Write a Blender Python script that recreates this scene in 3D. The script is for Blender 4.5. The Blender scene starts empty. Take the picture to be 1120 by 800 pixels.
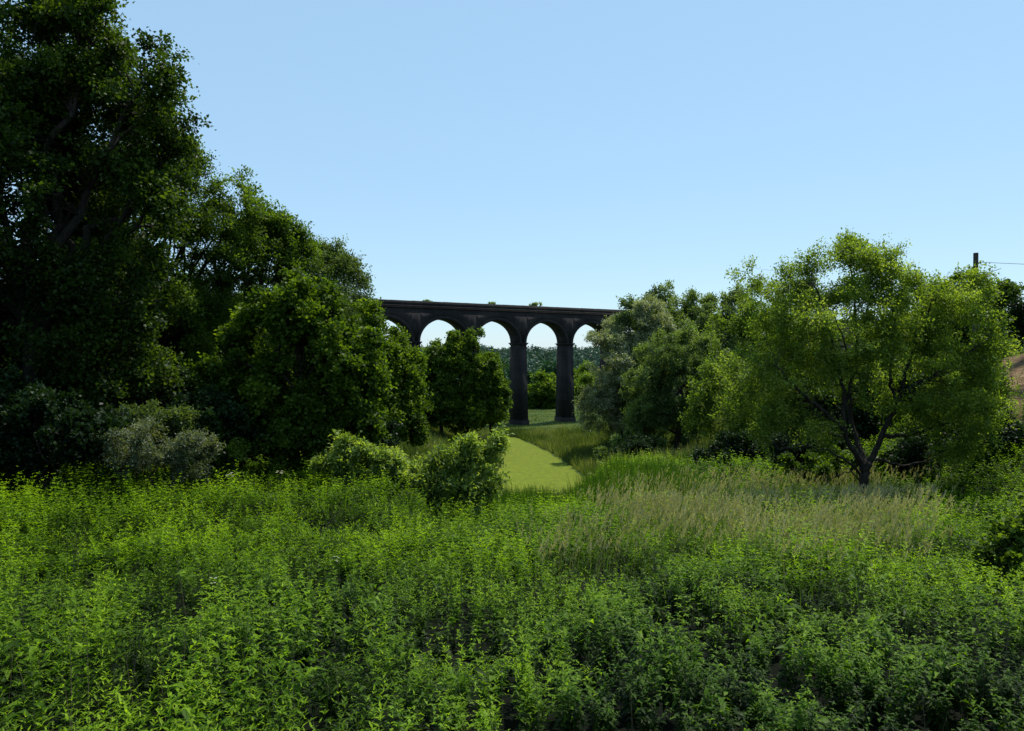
import bpy, math, random
import numpy as np
from mathutils import Vector

rng = np.random.default_rng(7)
random.seed(7)
scene = bpy.context.scene
COL = scene.collection
CAMZ = 15.3          # metres above the valley floor
F = 820.0            # focal length in pixels of the 1120 px wide photograph
HZ = 389.0           # horizon row

# ------------------------------------------------------------------ helpers
def P(px, py, d):
    return np.array([(px-560)/F*d, d, CAMZ-(py-HZ)/F*d])

def smooth(e0, e1, v):
    t = np.clip((v-e0)/(e1-e0), 0, 1)
    return t*t*(3-2*t)

_lat = np.random.default_rng(3).random((64, 64))
def vnoise(x, y):
    x = np.asarray(x, float); y = np.asarray(y, float)
    xi = np.floor(x).astype(int); yi = np.floor(y).astype(int)
    fx = x-xi; fy = y-yi
    fx = fx*fx*(3-2*fx); fy = fy*fy*(3-2*fy)
    a = _lat[xi % 64, yi % 64]; b = _lat[(xi+1) % 64, yi % 64]
    c = _lat[xi % 64, (yi+1) % 64]; e = _lat[(xi+1) % 64, (yi+1) % 64]
    return (a*(1-fx)+b*fx)*(1-fy)+(c*(1-fx)+e*fx)*fy

def fbm(x, y):
    return (vnoise(x, y)*.5+vnoise(x*2.1+9, y*2.1+4)*.3+vnoise(x*4.3+3, y*4.3+8)*.2)

def softplus(v, k=2.0):
    return np.where(v > 8*k, v, k*np.log1p(np.exp(np.clip(v/k, -40, 8))))

GY = [-400, -30, 0, 1, 2, 4, 8, 12, 20, 30, 40, 55, 72, 84, 330, 450, 620, 800, 3000]
GZ = [4, 0, -1.6, -2.5, -3.3, -3.95, -4.1, -4.5, -5.5, -6.9, -8.7, -11.7, -14.4, -15.3, -15.3, -11, -4.5, -3.5, -14]
def ground(x, y):
    """height of the land at x, y (world z)"""
    x = np.asarray(x, float); y = np.asarray(y, float)
    g = np.interp(y, GY, GZ)
    nl = np.interp(y, [20, 30, 40, 60, 80], [.25, 1.45, 2.2, 2.6, 0])*smooth(.09, .17, -x/np.maximum(y, 1))
    nr = np.interp(y, [20, 32, 45, 60, 72, 84], [0, .35, 2.4, 3.4, 2.4, 0])*smooth(.06, .14, x/np.maximum(y, 1))
    xl = np.interp(y, [0, 25, 40, 50, 80, 100, 200, 330], [24, 21, 20, 12, 4.5, 4.5, 14, 200])
    xr = np.interp(y, [0, 20, 35, 50, 80, 110, 200, 330], [20, 20, 19, 17, 11, 10, 22, 200])
    bl = .46*softplus(-x-xl); br = .42*softplus(x-xr)
    bl = 19*np.tanh(bl/19)
    br = 15*np.tanh(br/15)
    h = g+nl+nr+bl+br
    far = smooth(300, 500, y)
    h = h+far*(fbm(x/110+5, y/160)-.5)*9
    flat = smooth(60, 90, y)*(1-smooth(200, 300, y))*smooth(10, 4, np.abs(x-3))
    h = h+(fbm(x/3.1, y/3.1)-.5)*.35*(1-flat)*(y > 3)
    return h+CAMZ

# ------------------------------------------------------------------ materials
def new_mat(name):
    m = bpy.data.materials.new(name); m.use_nodes = True
    nt = m.node_tree; nt.nodes.clear()
    return m, nt.nodes, nt.links

def leaf_mat(name, dark, mid, light, trans=.33, rough=.5, spec=.35):
    rough = max(rough, .4); spec = spec*.45; trans = min(.55, trans*1.15)
    m, N, L = new_mat(name)
    a = N.new('ShaderNodeAttribute'); a.attribute_name = 'tint'
    r = N.new('ShaderNodeValToRGB')
    r.color_ramp.elements[0].color = (*dark, 1); r.color_ramp.elements[0].position = .05
    r.color_ramp.elements[1].color = (*light, 1); r.color_ramp.elements[1].position = .97
    e = r.color_ramp.elements.new(.5); e.color = (*mid, 1)
    L.new(a.outputs['Fac'], r.inputs[0])
    p = N.new('ShaderNodeBsdfPrincipled')
    p.inputs['Roughness'].default_value = rough
    p.inputs['Specular IOR Level'].default_value = spec
    L.new(r.outputs[0], p.inputs['Base Color'])
    t = N.new('ShaderNodeBsdfTranslucent')
    g = N.new('ShaderNodeMixRGB'); g.blend_type = 'MULTIPLY'; g.inputs[0].default_value = 1
    g.inputs[2].default_value = (1.5, 1.5, .35, 1)
    L.new(r.outputs[0], g.inputs[1]); L.new(g.outputs[0], t.inputs[0])
    mx = N.new('ShaderNodeMixShader'); mx.inputs[0].default_value = trans
    L.new(p.outputs[0], mx.inputs[1]); L.new(t.outputs[0], mx.inputs[2])
    o = N.new('ShaderNodeOutputMaterial'); L.new(mx.outputs[0], o.inputs[0])
    return m

def noise_mat(name, c1, c2, scale=2.0, rough=.9, bump=.3, c3=None, stretch=(1, 1, 1)):
    m, N, L = new_mat(name)
    tc = N.new('ShaderNodeTexCoord'); mp = N.new('ShaderNodeMapping')
    mp.inputs['Scale'].default_value = stretch
    L.new(tc.outputs['Object'], mp.inputs[0])
    n = N.new('ShaderNodeTexNoise'); n.inputs['Scale'].default_value = scale
    n.inputs['Detail'].default_value = 8; n.inputs['Roughness'].default_value = .65
    L.new(mp.outputs[0], n.inputs[0])
    r = N.new('ShaderNodeValToRGB')
    r.color_ramp.elements[0].color = (*c1, 1); r.color_ramp.elements[0].position = .32
    r.color_ramp.elements[1].color = (*c2, 1); r.color_ramp.elements[1].position = .68
    if c3:
        e = r.color_ramp.elements.new(.5); e.color = (*c3, 1)
    L.new(n.outputs[0], r.inputs[0])
    p = N.new('ShaderNodeBsdfPrincipled'); p.inputs['Roughness'].default_value = rough
    p.inputs['Specular IOR Level'].default_value = .2
    L.new(r.outputs[0], p.inputs['Base Color'])
    b = N.new('ShaderNodeBump'); b.inputs['Strength'].default_value = bump; b.inputs['Distance'].default_value = .1
    L.new(n.outputs[0], b.inputs['Height']); L.new(b.outputs[0], p.inputs['Normal'])
    o = N.new('ShaderNodeOutputMaterial'); L.new(p.outputs[0], o.inputs[0])
    return m

M = {}
M['oak'] = leaf_mat('foliage_deep', (0.0144, 0.0306, 0.0052), (0.0453, 0.0828, 0.0122), (0.1236, 0.1890, 0.0273), .42)
M['mid'] = leaf_mat('foliage_mid', (0.0288, 0.0576, 0.0082), (0.0876, 0.1485, 0.0198), (0.1854, 0.2700, 0.0405), .46)
M['syc'] = leaf_mat('foliage_maple', (0.0247, 0.0522, 0.0050), (0.0762, 0.1350, 0.0133), (0.1957, 0.2790, 0.0309), .46)
M['grey'] = leaf_mat('foliage_greygreen', (0.0371, 0.0648, 0.0185), (0.0927, 0.1395, 0.0414), (0.1751, 0.2250, 0.0788), .4)
M['silver'] = leaf_mat('foliage_silver', (.085, .11, .055), (.25, .285, .165), (.50, .54, .38), .3, .5, .6)
M['willow'] = leaf_mat('foliage_willow', (.050, .088, .026), (.145, .21, .07), (.28, .36, .14), .4)
M['locust'] = leaf_mat('foliage_yellowgreen', (.050, .095, .012), (.180, .260, .048), (.38, .46, .11), .52)
M['elder'] = leaf_mat('foliage_pale', (.055, .10, .020), (.20, .285, .065), (.42, .50, .17), .45)
M['dark'] = leaf_mat('foliage_shaded', (0.0061, 0.0162, 0.0046), (0.0137, 0.0342, 0.0083), (0.0305, 0.0675, 0.0146), .25)  # understorey shade put into the leaf colour, close to black
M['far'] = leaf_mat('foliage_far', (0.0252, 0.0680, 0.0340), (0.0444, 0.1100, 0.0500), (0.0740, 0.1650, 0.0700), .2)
M['farwood'] = leaf_mat('foliage_haze_tinted', (.040, .082, .058), (.052, .100, .066), (.068, .124, .074), .1)  # bluish haze of distance mixed into the leaf colour
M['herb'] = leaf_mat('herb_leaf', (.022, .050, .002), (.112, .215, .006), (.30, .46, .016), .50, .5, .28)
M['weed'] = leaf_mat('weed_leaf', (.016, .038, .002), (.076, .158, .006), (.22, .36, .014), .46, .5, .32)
M['grass'] = leaf_mat('grass_blade', (0.0381, 0.0855, 0.0133), (0.0838, 0.1710, 0.0246), (0.1677, 0.2790, 0.0508), .42, .55, .25)
M['plume'] = leaf_mat('grass_plume', (.26, .25, .12), (.46, .42, .23), (.70, .62, .40), .22, .7, .15)
M['meadow'] = leaf_mat('meadow_blade', (.050, .080, .022), (.115, .155, .046), (.26, .27, .14), .35, .6, .2)
M['white'] = leaf_mat('white_petal', (.40, .42, .34), (.62, .63, .55), (.80, .80, .74), .3, .6, .2)
M['deadstem'] = noise_mat('dead_stem', (.07, .05, .03), (.17, .13, .085), 8)
M['stem'] = noise_mat('green_stem', (.03, .05, .012), (.07, .10, .03), 8)
M['bark'] = noise_mat('bark', (.012, .010, .008), (.055, .045, .036), 3, .9, .8, stretch=(3, 3, .6))
M['pole'] = noise_mat('weathered_wood', (.035, .028, .022), (.085, .07, .055), 3, .85, .4, stretch=(6, 6, .3))
M['metal'] = noise_mat('galvanised_metal', (.10, .10, .10), (.17, .17, .17), 6, .5, .1)
M['strip'] = noise_mat('mown_grass', (.095, .130, .005), (.150, .180, .008), 1.6, .95, .6, c3=(.120, .152, .006), stretch=(1, .5, 1))

def ground_material():
    m, N, L = new_mat('land')
    tc = N.new('ShaderNodeTexCoord')
    n = N.new('ShaderNodeTexNoise'); n.inputs['Scale'].default_value = .12; n.inputs['Detail'].default_value = 10
    n.inputs['Roughness'].default_value = .7
    n2 = N.new('ShaderNodeTexNoise'); n2.inputs['Scale'].default_value = 2.5; n2.inputs['Detail'].default_value = 8
    L.new(tc.outputs['Object'], n.inputs[0]); L.new(tc.outputs['Object'], n2.inputs[0])
    r = N.new('ShaderNodeValToRGB')
    r.color_ramp.elements[0].color = (.040, .075, .016, 1); r.color_ramp.elements[0].position = .36
    r.color_ramp.elements[1].color = (.105, .135, .032, 1); r.color_ramp.elements[1].position = .64
    e = r.color_ramp.elements.new(.5); e.color = (.070, .115, .024, 1)
    L.new(n.outputs[0], r.inputs[0])
    # leaf litter and earth blackened for the shade under plants where 'soil' is set, ochre earth on the bare bank
    a = N.new('ShaderNodeAttribute'); a.attribute_name = 'shaded_soil'
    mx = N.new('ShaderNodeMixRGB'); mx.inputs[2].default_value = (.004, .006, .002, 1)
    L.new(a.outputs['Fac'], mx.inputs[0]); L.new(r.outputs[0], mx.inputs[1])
    b = N.new('ShaderNodeAttribute'); b.attribute_name = 'bare'
    r2 = N.new('ShaderNodeValToRGB')
    r2.color_ramp.elements[0].color = (.16, .085, .040, 1); r2.color_ramp.elements[0].position = .35
    r2.color_ramp.elements[1].color = (.30, .20, .10, 1); r2.color_ramp.elements[1].position = .65
    L.new(n2.outputs[0], r2.inputs[0])
    mx2 = N.new('ShaderNodeMixRGB')
    L.new(b.outputs['Fac'], mx2.inputs[0]); L.new(mx.outputs[0], mx2.inputs[1]); L.new(r2.outputs[0], mx2.inputs[2])
    v = N.new('ShaderNodeMixRGB'); v.blend_type = 'MULTIPLY'; v.inputs[0].default_value = .5
    L.new(mx2.outputs[0], v.inputs[1]); L.new(n2.outputs[0], v.inputs[2])
    p = N.new('ShaderNodeBsdfPrincipled'); p.inputs['Roughness'].default_value = .95
    p.inputs['Specular IOR Level'].default_value = .1
    L.new(v.outputs[0], p.inputs['Base Color'])
    bp = N.new('ShaderNodeBump'); bp.inputs['Strength'].default_value = .6; bp.inputs['Distance'].default_value = .3
    L.new(n2.outputs[0], bp.inputs['Height']); L.new(bp.outputs[0], p.inputs['Normal'])
    o = N.new('ShaderNodeOutputMaterial'); L.new(p.outputs[0], o.inputs[0])
    return m

def brick_material(name, lo, hi):
    m, N, L = new_mat(name)
    tc = N.new('ShaderNodeTexCoord')
    mp = N.new('ShaderNodeMapping'); mp.inputs['Rotation'].default_value = (math.pi/2, 0, 0)
    L.new(tc.outputs['Object'], mp.inputs[0])
    bt = N.new('ShaderNodeTexBrick'); bt.inputs['Scale'].default_value = 1.0
    bt.inputs['Brick Width'].default_value = .46; bt.inputs['Row Height'].default_value = .15
    bt.inputs['Mortar Size'].default_value = .012
    bt.inputs['Color1'].default_value = (*lo, 1); bt.inputs['Color2'].default_value = (*hi, 1)
    bt.inputs['Mortar'].default_value = (.06, .055, .05, 1)
    L.new(mp.outputs[0], bt.inputs[0])
    n = N.new('ShaderNodeTexNoise'); n.inputs['Scale'].default_value = .22; n.inputs['Detail'].default_value = 9
    n.inputs['Roughness'].default_value = .7
    L.new(tc.outputs['Object'], n.inputs[0])
    r = N.new('ShaderNodeValToRGB')
    r.color_ramp.elements[0].color = (.45, .45, .5, 1); r.color_ramp.elements[0].position = .35
    r.color_ramp.elements[1].color = (1.35, 1.2, 1.1, 1); r.color_ramp.elements[1].position = .7
    L.new(n.outputs[0], r.inputs[0])
    mp2 = N.new('ShaderNodeMapping'); mp2.inputs['Scale'].default_value = (1.6, 1.6, .12)
    L.new(tc.outputs['Object'], mp2.inputs[0])
    n3 = N.new('ShaderNodeTexNoise'); n3.inputs['Scale'].default_value = 1; n3.inputs['Detail'].default_value = 6
    L.new(mp2.outputs[0], n3.inputs[0])
    r3 = N.new('ShaderNodeValToRGB')
    r3.color_ramp.elements[0].color = (.85, .86, .88, 1); r3.color_ramp.elements[0].position = .38
    r3.color_ramp.elements[1].color = (1.1, 1.1, 1.1, 1); r3.color_ramp.elements[1].position = .6
    L.new(n3.outputs[0], r3.inputs[0])
    a = N.new('ShaderNodeMixRGB'); a.blend_type = 'MULTIPLY'; a.inputs[0].default_value = 1
    b = N.new('ShaderNodeMixRGB'); b.blend_type = 'MULTIPLY'; b.inputs[0].default_value = 1
    L.new(bt.outputs[0], a.inputs[1]); L.new(r.outputs[0], a.inputs[2])
    L.new(a.outputs[0], b.inputs[1]); L.new(r3.outputs[0], b.inputs[2])
    p = N.new('ShaderNodeBsdfPrincipled'); p.inputs['Roughness'].default_value = .9
    p.inputs['Specular IOR Level'].default_value = .2
    L.new(b.outputs[0], p.inputs['Base Color'])
    o = N.new('ShaderNodeOutputMaterial'); L.new(p.outputs[0], o.inputs[0])
    return m
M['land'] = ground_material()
M['brick'] = brick_material('sooty_brick', (.018, .017, .018), (.028, .024, .024))
M['brickring'] = brick_material('blue_brick', (.020, .019, .020), (.029, .026, .026))
M['coping'] = noise_mat('coping_stone', (.08, .075, .07), (.16, .155, .14), .8)

# ------------------------------------------------------------------ mesh accumulation
class Acc:
    def __init__(self):
        self.v = []; self.nv = 0; self.q = []; self.t = []
    def add(self, verts, quads=None, tris=None, qm=0, qt=None, tt=None, tm=None):
        """verts (n,3); quads (m,4)/tris (m,3) index into verts; tints per face"""
        if quads is not None and len(quads):
            self.q.append((quads+self.nv, np.full(len(quads), qm), np.full(len(quads), .5) if qt is None else qt))
        if tris is not None and len(tris):
            self.t.append((tris+self.nv, np.full(len(tris), qm if tm is None else tm), np.full(len(tris), .5) if tt is None else tt))
        self.v.append(verts); self.nv += len(verts)
    def build(self, name, mats, parent=None, smooth_shade=False, origin=None):
        me = bpy.data.meshes.new(name)
        V = np.concatenate(self.v)
        if origin is not None: V = V-np.asarray(origin)
        loops = []; starts = []; totals = []; mi = []; tint = []; pos = 0
        for grp, k in ((self.q, 4), (self.t, 3)):
            if not grp: continue
            f = np.concatenate([g[0] for g in grp]); n = len(f)
            loops.append(f.ravel()); starts.append(pos+np.arange(n)*k); totals.append(np.full(n, k))
            pos += n*k
            mi.append(np.concatenate([g[1] for g in grp])); tint.append(np.concatenate([g[2] for g in grp]))
        loops = np.concatenate(loops); starts = np.concatenate(starts); totals = np.concatenate(totals)
        mi = np.concatenate(mi); tint = np.clip(np.concatenate(tint), 0, 1)
        me.vertices.add(len(V)); me.vertices.foreach_set('co', V.astype(np.float32).ravel())
        me.loops.add(len(loops)); me.loops.foreach_set('vertex_index', loops.astype(np.int32))
        me.polygons.add(len(starts)); me.polygons.foreach_set('loop_start', starts.astype(np.int32))
        me.polygons.foreach_set('loop_total', totals.astype(np.int32))
        me.polygons.foreach_set('material_index', mi.astype(np.int32))
        for m in mats: me.materials.append(m)
        at = me.attributes.new('tint', 'FLOAT', 'FACE'); at.data.foreach_set('value', tint.astype(np.float32))
        me.update(calc_edges=True)
        if smooth_shade:
            me.polygons.foreach_set('use_smooth', np.ones(len(starts), bool))
        o = bpy.data.objects.new(name, me); COL.objects.link(o)
        if parent is not None: o.parent = parent
        if origin is not None and parent is None: o.location = origin
        return o

def unit(a):
    return a/np.maximum(np.linalg.norm(a, axis=-1, keepdims=True), 1e-9)

def leaves(acc, C, D, Nn, Ln, Wd, tint, mat=0, fine=False, droop=.15):
    C = np.asarray(C); n = len(C)
    if n == 0: return
    D = unit(D); S = unit(np.cross(D, Nn)); U = np.cross(S, D)
    Ln = Ln[:, None]; Wd = Wd[:, None]
    if not fine:
        v = np.stack([C, C+D*Ln*.45+S*Wd*.5+U*Wd*.15, C+D*Ln-U*Ln*droop, C+D*Ln*.45-S*Wd*.5+U*Wd*.15], 1).reshape(-1, 3)
        q = np.arange(n*4).reshape(n, 4)
        acc.add(v, quads=q, qm=mat, qt=tint)
    else:
        v = np.stack([C, C+D*Ln*.38+S*Wd*.5+U*Wd*.18, C+D*Ln*.42, C+D*Ln*.38-S*Wd*.5+U*Wd*.18, C+D*Ln*.95-U*Ln*droop*1.6], 1).reshape(-1, 3)
        b = np.arange(n)[:, None]*5
        t = np.concatenate([b+[0, 1, 2], b+[0, 2, 3], b+[1, 4, 2], b+[2, 4, 3]])
        acc.add(v, tris=t, tm=mat, tt=np.tile(tint, 4))

def ribbons(acc, A, B, w, tint, mat=0, side=None, bend=None, segs=1):
    """thin ribbons from A to B, w wide at the foot"""
    n = len(A)
    if n == 0: return
    if side is None:
        th = rng.random(n)*2*np.pi
        side = np.stack([np.cos(th), np.sin(th), 0*th], 1)
    if bend is None: bend = np.zeros((n, 3))
    rows = []
    for k in range(segs+1):
        t = k/segs
        c = A*(1-t)+B*t+bend*(t*t-t)
        ww = (w*(1-.85*t))[:, None]*.5
        rows += [c-side*ww, c+side*ww]
    v = np.stack(rows, 1).reshape(-1, 3)
    b = np.arange(n)[:, None]*(2*(segs+1))
    q = np.concatenate([b+[2*k, 2*k+1, 2*k+3, 2*k+2] for k in range(segs)])
    acc.add(v, quads=q, qm=mat, qt=np.tile(tint, segs))

def tube(acc, pts, rad, sides=6, mat=0):
    pts = np.asarray(pts, float); n = len(pts)
    T = np.gradient(pts, axis=0); T = unit(T)
    ref = np.array([0., 0, 1]) if abs(T[0][2]) < .8 else np.array([1., 0, 0])
    a = unit(np.cross(T, ref)); b = np.cross(T, a)
    th = np.arange(sides)*2*np.pi/sides
    r = np.asarray(rad)[:, None, None]
    v = pts[:, None, :]+r*(a[:, None, :]*np.cos(th)[None, :, None]+b[:, None, :]*np.sin(th)[None, :, None])
    v = v.reshape(-1, 3)
    i = np.arange(n-1)[:, None]*sides; j = np.arange(sides)[None, :]; jn = (j+1) % sides
    q = np.stack([i+j, i+jn, i+sides+jn, i+sides+j], -1).reshape(-1, 4)
    acc.add(v, quads=q, qm=mat)

def tag(o, label=None, cat=None, group=None, kind=None):
    if label: o['label'] = label
    if cat: o['category'] = cat
    if group: o['group'] = group
    if kind: o['kind'] = kind
    return o

def empty(name, loc, label=None, cat=None, group=None):
    o = bpy.data.objects.new(name, None); o.empty_display_size = .5
    COL.objects.link(o); o.location = [float(c) for c in loc]
    return tag(o, label, cat, group)

# ------------------------------------------------------------------ trees
def curve(a, b, sag, n=5, wob=0.0):
    a = np.asarray(a, float); b = np.asarray(b, float)
    t = np.linspace(0, 1, n)[:, None]
    p = a*(1-t)+b*t
    p[:, 2] += (np.sin(t[:, 0]*np.pi))*sag
    if wob: p[1:-1] += rng.normal(0, wob, (n-2, 3))
    return p

DENS, SIZE = 1.75, 1.3
def make_tree(name, label, cat, d, bpx, lobes, mat, clumps=160, per=150, cr=.8, leaf=(.09, .05), r0=.25,
              stems=1, limbs=None, fork=.35, group=None, shell=.5, up=.25, base=None, sides=6, tb=0., twigs=7, dense=1.0,
              branch_vis=1.0, seed=None, bright=0.0, sink=.15, loc=None, minh=.4, bunch=.6):
    """lobes: (px, py, half width px, half height px[, metres nearer(-)/farther(+)]) give the crown as seen in the photograph at distance d;
    they are turned into metres here and everything stands at its real place."""
    global rng
    keep = rng
    rng = np.random.default_rng(seed if seed is not None else abs(hash((bpx, d, len(lobes))))%100000)
    k = d/F
    bx = (bpx-560)*k
    if base is None: base = np.array([bx, d, float(ground(bx, d))-sink])
    Lc = []; Lr = []
    for lb in lobes:
        c = P(lb[0], lb[1], d); c[1] += (lb[4] if len(lb) > 4 else 0)
        Lc.append(c); Lr.append([lb[2]*k, (lb[2]*.6+lb[3]*.4)*k, lb[3]*k])
    Lc = np.array(Lc); Lr = np.array(Lr)
    wts = (Lr.prod(1))**(2/3); wts /= wts.sum()
    # bumpy crown: bunches of foliage stand out from every lobe
    nb = max(14, clumps//9)
    bi = rng.choice(len(Lc), nb, p=wts)
    bu = unit(rng.normal(size=(nb, 3))+np.array([0, 0, .25]))
    bc = Lc[bi]+bu*Lr[bi]*rng.uniform(.55, .98, (nb, 1))
    brad = np.cbrt(Lr[bi].prod(1))*rng.uniform(.22, .42, nb)
    pick = rng.integers(0, nb, clumps*2)
    u = unit(rng.normal(size=(clumps*2, 3)))
    C1 = bc[pick]+u*(brad[pick]*rng.uniform(.35, 1, clumps*2)**.5)[:, None]
    idx = rng.choice(len(Lc), clumps*2, p=wts)
    u2 = unit(rng.normal(size=(clumps*2, 3)))
    C2 = Lc[idx]+u2*((shell+(.95-shell)*rng.random(clumps*2)**.6))[:, None]*Lr[idx]
    sel = rng.random(clumps*2) < bunch
    C = np.where(sel[:, None], C1, C2); u = np.where(sel[:, None], u, u2); idx = np.where(sel, bi[pick], idx)
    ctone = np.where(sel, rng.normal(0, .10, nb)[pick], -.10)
    ok = C[:, 2] > ground(C[:, 0], C[:, 1])+minh
    C = C[ok][:clumps]; idx = idx[ok][:clumps]; u = u[ok][:clumps]; ctone = ctone[ok][:clumps]
    wood = Acc()
    cen = (Lc*wts[:, None]).sum(0)
    top = Lc[:, 2].max()
    fk = base+(np.array([cen[0], cen[1], top])-base)*np.array([.12, .12, fork])
    LP = []; LR = []
    if limbs is None:
        for s in range(stems):
            off = np.array([rng.normal(0, .35), rng.normal(0, .35), 0])*(stems > 1)*max(.4, r0*3)
            b0 = base+off
            f0 = fk+off*2.5 if stems > 1 else fk
            rs = r0*(1 if stems == 1 else .7)
            p = curve(b0, f0, 0, 6, r0*.25); p[0] = b0
            rad = np.linspace(rs*1.15, rs*.8, 6); rad[0] = rs*1.55
            tube(wood, p, rad, sides+2)
            LP += list(p[2:]); LR += list(rad[2:])
        mains = list(range(len(Lc)))
        for i in mains:
            s0 = fk if stems == 1 else np.array(LP[rng.integers(0, len(LP))])
            e = Lc[i]+rng.normal(0, .15, 3)*Lr[i]
            p = curve(s0, e, .06*np.linalg.norm(e-s0), 8, .04*np.linalg.norm(e-s0))
            rad = np.linspace(r0*.6, r0*.16, 8)
            tube(wood, p, rad, sides); LP += list(p[1:]); LR += list(rad[1:])
            for _ in range(3):
                e2 = Lc[i]+unit(rng.normal(size=3)+[0, 0, .5])*Lr[i]*.7
                j = rng.integers(3, 8)
                p2 = curve(p[j], e2, .03, 6, .1)
                rd = np.linspace(rad[j]*.7, r0*.07, 6)
                tube(wood, p2, rd, max(4, sides-1)); LP += list(p2[1:]); LR += list(rd[1:])
    else:
        for (pts, ra, rb) in limbs:
            q = []
            for t in pts:
                c = P(t[0], t[1], d); c[1] += (t[2] if len(t) > 2 else 0); q.append(c)
            q = np.array(q)
            # resample smooth
            m = len(q); tt = np.linspace(0, m-1, m*4)
            pp = np.stack([np.interp(tt, np.arange(m), q[:, a]) for a in range(3)], 1)
            pp[1:-1] = (pp[:-2]+pp[1:-1]*2+pp[2:])/4
            pp[1:-1] += rng.normal(0, .03, (len(pp)-2, 3))
            rad = np.linspace(ra, rb, len(pp))
            tube(wood, pp, rad, sides+2); LP += list(pp[2:]); LR += list(rad[2:])
    LP = np.array(LP); LR = np.array(LR)
    for c in C:
        dd = np.linalg.norm(LP-c, axis=1)+np.where(LP[:, 2] > c[2]+.2, 1.5, 0)
        j = int(np.argmin(dd))
        p = curve(LP[j], c, .05*dd[j], 4, .05*dd[j])
        r1 = min(LR[j]*.6, r0*.16)*branch_vis
        tube(wood, p, np.linspace(r1, r1*.25, 4), 4)
    n = len(C)
    # leaves on twigs radiating from every clump
    T = twigs
    out = unit(C-cen)
    td = unit(out[:, None, :]*.55+rng.normal(size=(n, T, 3))*.75+np.array([0, 0, up]))
    tl = .8*cr*(.55+.75*rng.random((n, T)))*(.75+.5*rng.random((n, 1)))
    m = max(2, int(per*DENS/T))
    uu = rng.random((n, T, m))**.75
    pos = C[:, None, None, :]+td[:, :, None, :]*(tl[:, :, None]*uu)[..., None]
    pos = pos+rng.normal(size=pos.shape)*cr*.14
    pos[..., 2] -= (uu*uu)*tl[:, :, None]*.15
    ld = unit(td[:, :, None, :]*.6+rng.normal(size=pos.shape)*.8)
    nn = unit(rng.normal(size=pos.shape)*.75+np.array([0, 0, .9])+out[:, None, None, :]*.3)
    ct = rng.normal(.42+bright, .11, (n, 1, 1))+ctone[:, None, None]+(uu-.5)*.18+rng.normal(0, .12, uu.shape)  # painted light in the tint: twig ends, bunches and crown tops lighter
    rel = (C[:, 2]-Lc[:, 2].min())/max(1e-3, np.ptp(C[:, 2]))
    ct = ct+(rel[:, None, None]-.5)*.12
    pos = pos.reshape(-1, 3); ld = ld.reshape(-1, 3); nn = nn.reshape(-1, 3); ct = ct.ravel()
    sz = .7+.6*rng.random(len(pos))
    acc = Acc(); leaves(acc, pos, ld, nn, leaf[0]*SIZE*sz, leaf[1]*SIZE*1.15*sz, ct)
    root = empty(name, base, label, cat, group)
    wood.build('trunk', [M['bark']], root, True, origin=base)
    acc.build('crown', [M[mat]], root, origin=base)
    rng = keep
    return root

def dup(root, loc, rz, sc, label, group=None):
    r = root.copy(); COL.objects.link(r); r.location = loc; r.rotation_euler = (0, 0, rz); r.scale = (sc, sc, sc)
    r['label'] = label
    if group: r['group'] = group
    for ch in list(root.children):
        c = ch.copy(); COL.objects.link(c); c.parent = r
    return r

# ------------------------------------------------------------------ land
def bare_zone(x, y):
    return smooth(25, 28, x)*smooth(64, 56, y)*smooth(39, 42, y)*smooth(60, 48, x)
def build_land():
    nx, ny = 360, 460
    a = np.linspace(-1, 1, nx); xs = np.sinh(a*5.2)/np.sinh(5.2)*1800
    b = np.linspace(0, 1, ny); ys = -60+2+np.sinh(b*4.6)/np.sinh(4.6)*3000
    ys = np.sort(np.concatenate([ys, np.linspace(-2, 6, 14)])); ny = len(ys)
    X, Y = np.meshgrid(xs, ys)
    Z = ground(X, Y)
    V = np.stack([X, Y, Z], -1).reshape(-1, 3)
    i = np.arange(ny-1)[:, None]*nx; j = np.arange(nx-1)[None, :]
    q = np.stack([i+j, i+j+1, i+nx+j+1, i+nx+j], -1).reshape(-1, 4)
    acc = Acc(); acc.add(V, quads=q)
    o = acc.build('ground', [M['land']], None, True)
    me = o.data
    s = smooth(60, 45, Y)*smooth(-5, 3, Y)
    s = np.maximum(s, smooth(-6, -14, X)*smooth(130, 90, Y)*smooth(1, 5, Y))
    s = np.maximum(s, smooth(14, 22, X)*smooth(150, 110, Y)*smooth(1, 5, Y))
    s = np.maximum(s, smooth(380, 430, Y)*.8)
    bare = bare_zone(X, Y)*smooth(.25, .42, fbm(X/4, Y/4))
    for nm, arr in (('shaded_soil', s), ('bare', bare)):
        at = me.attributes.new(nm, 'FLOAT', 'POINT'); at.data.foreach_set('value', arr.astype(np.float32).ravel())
    tag(o, kind='structure')
    return o
build_land()

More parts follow.
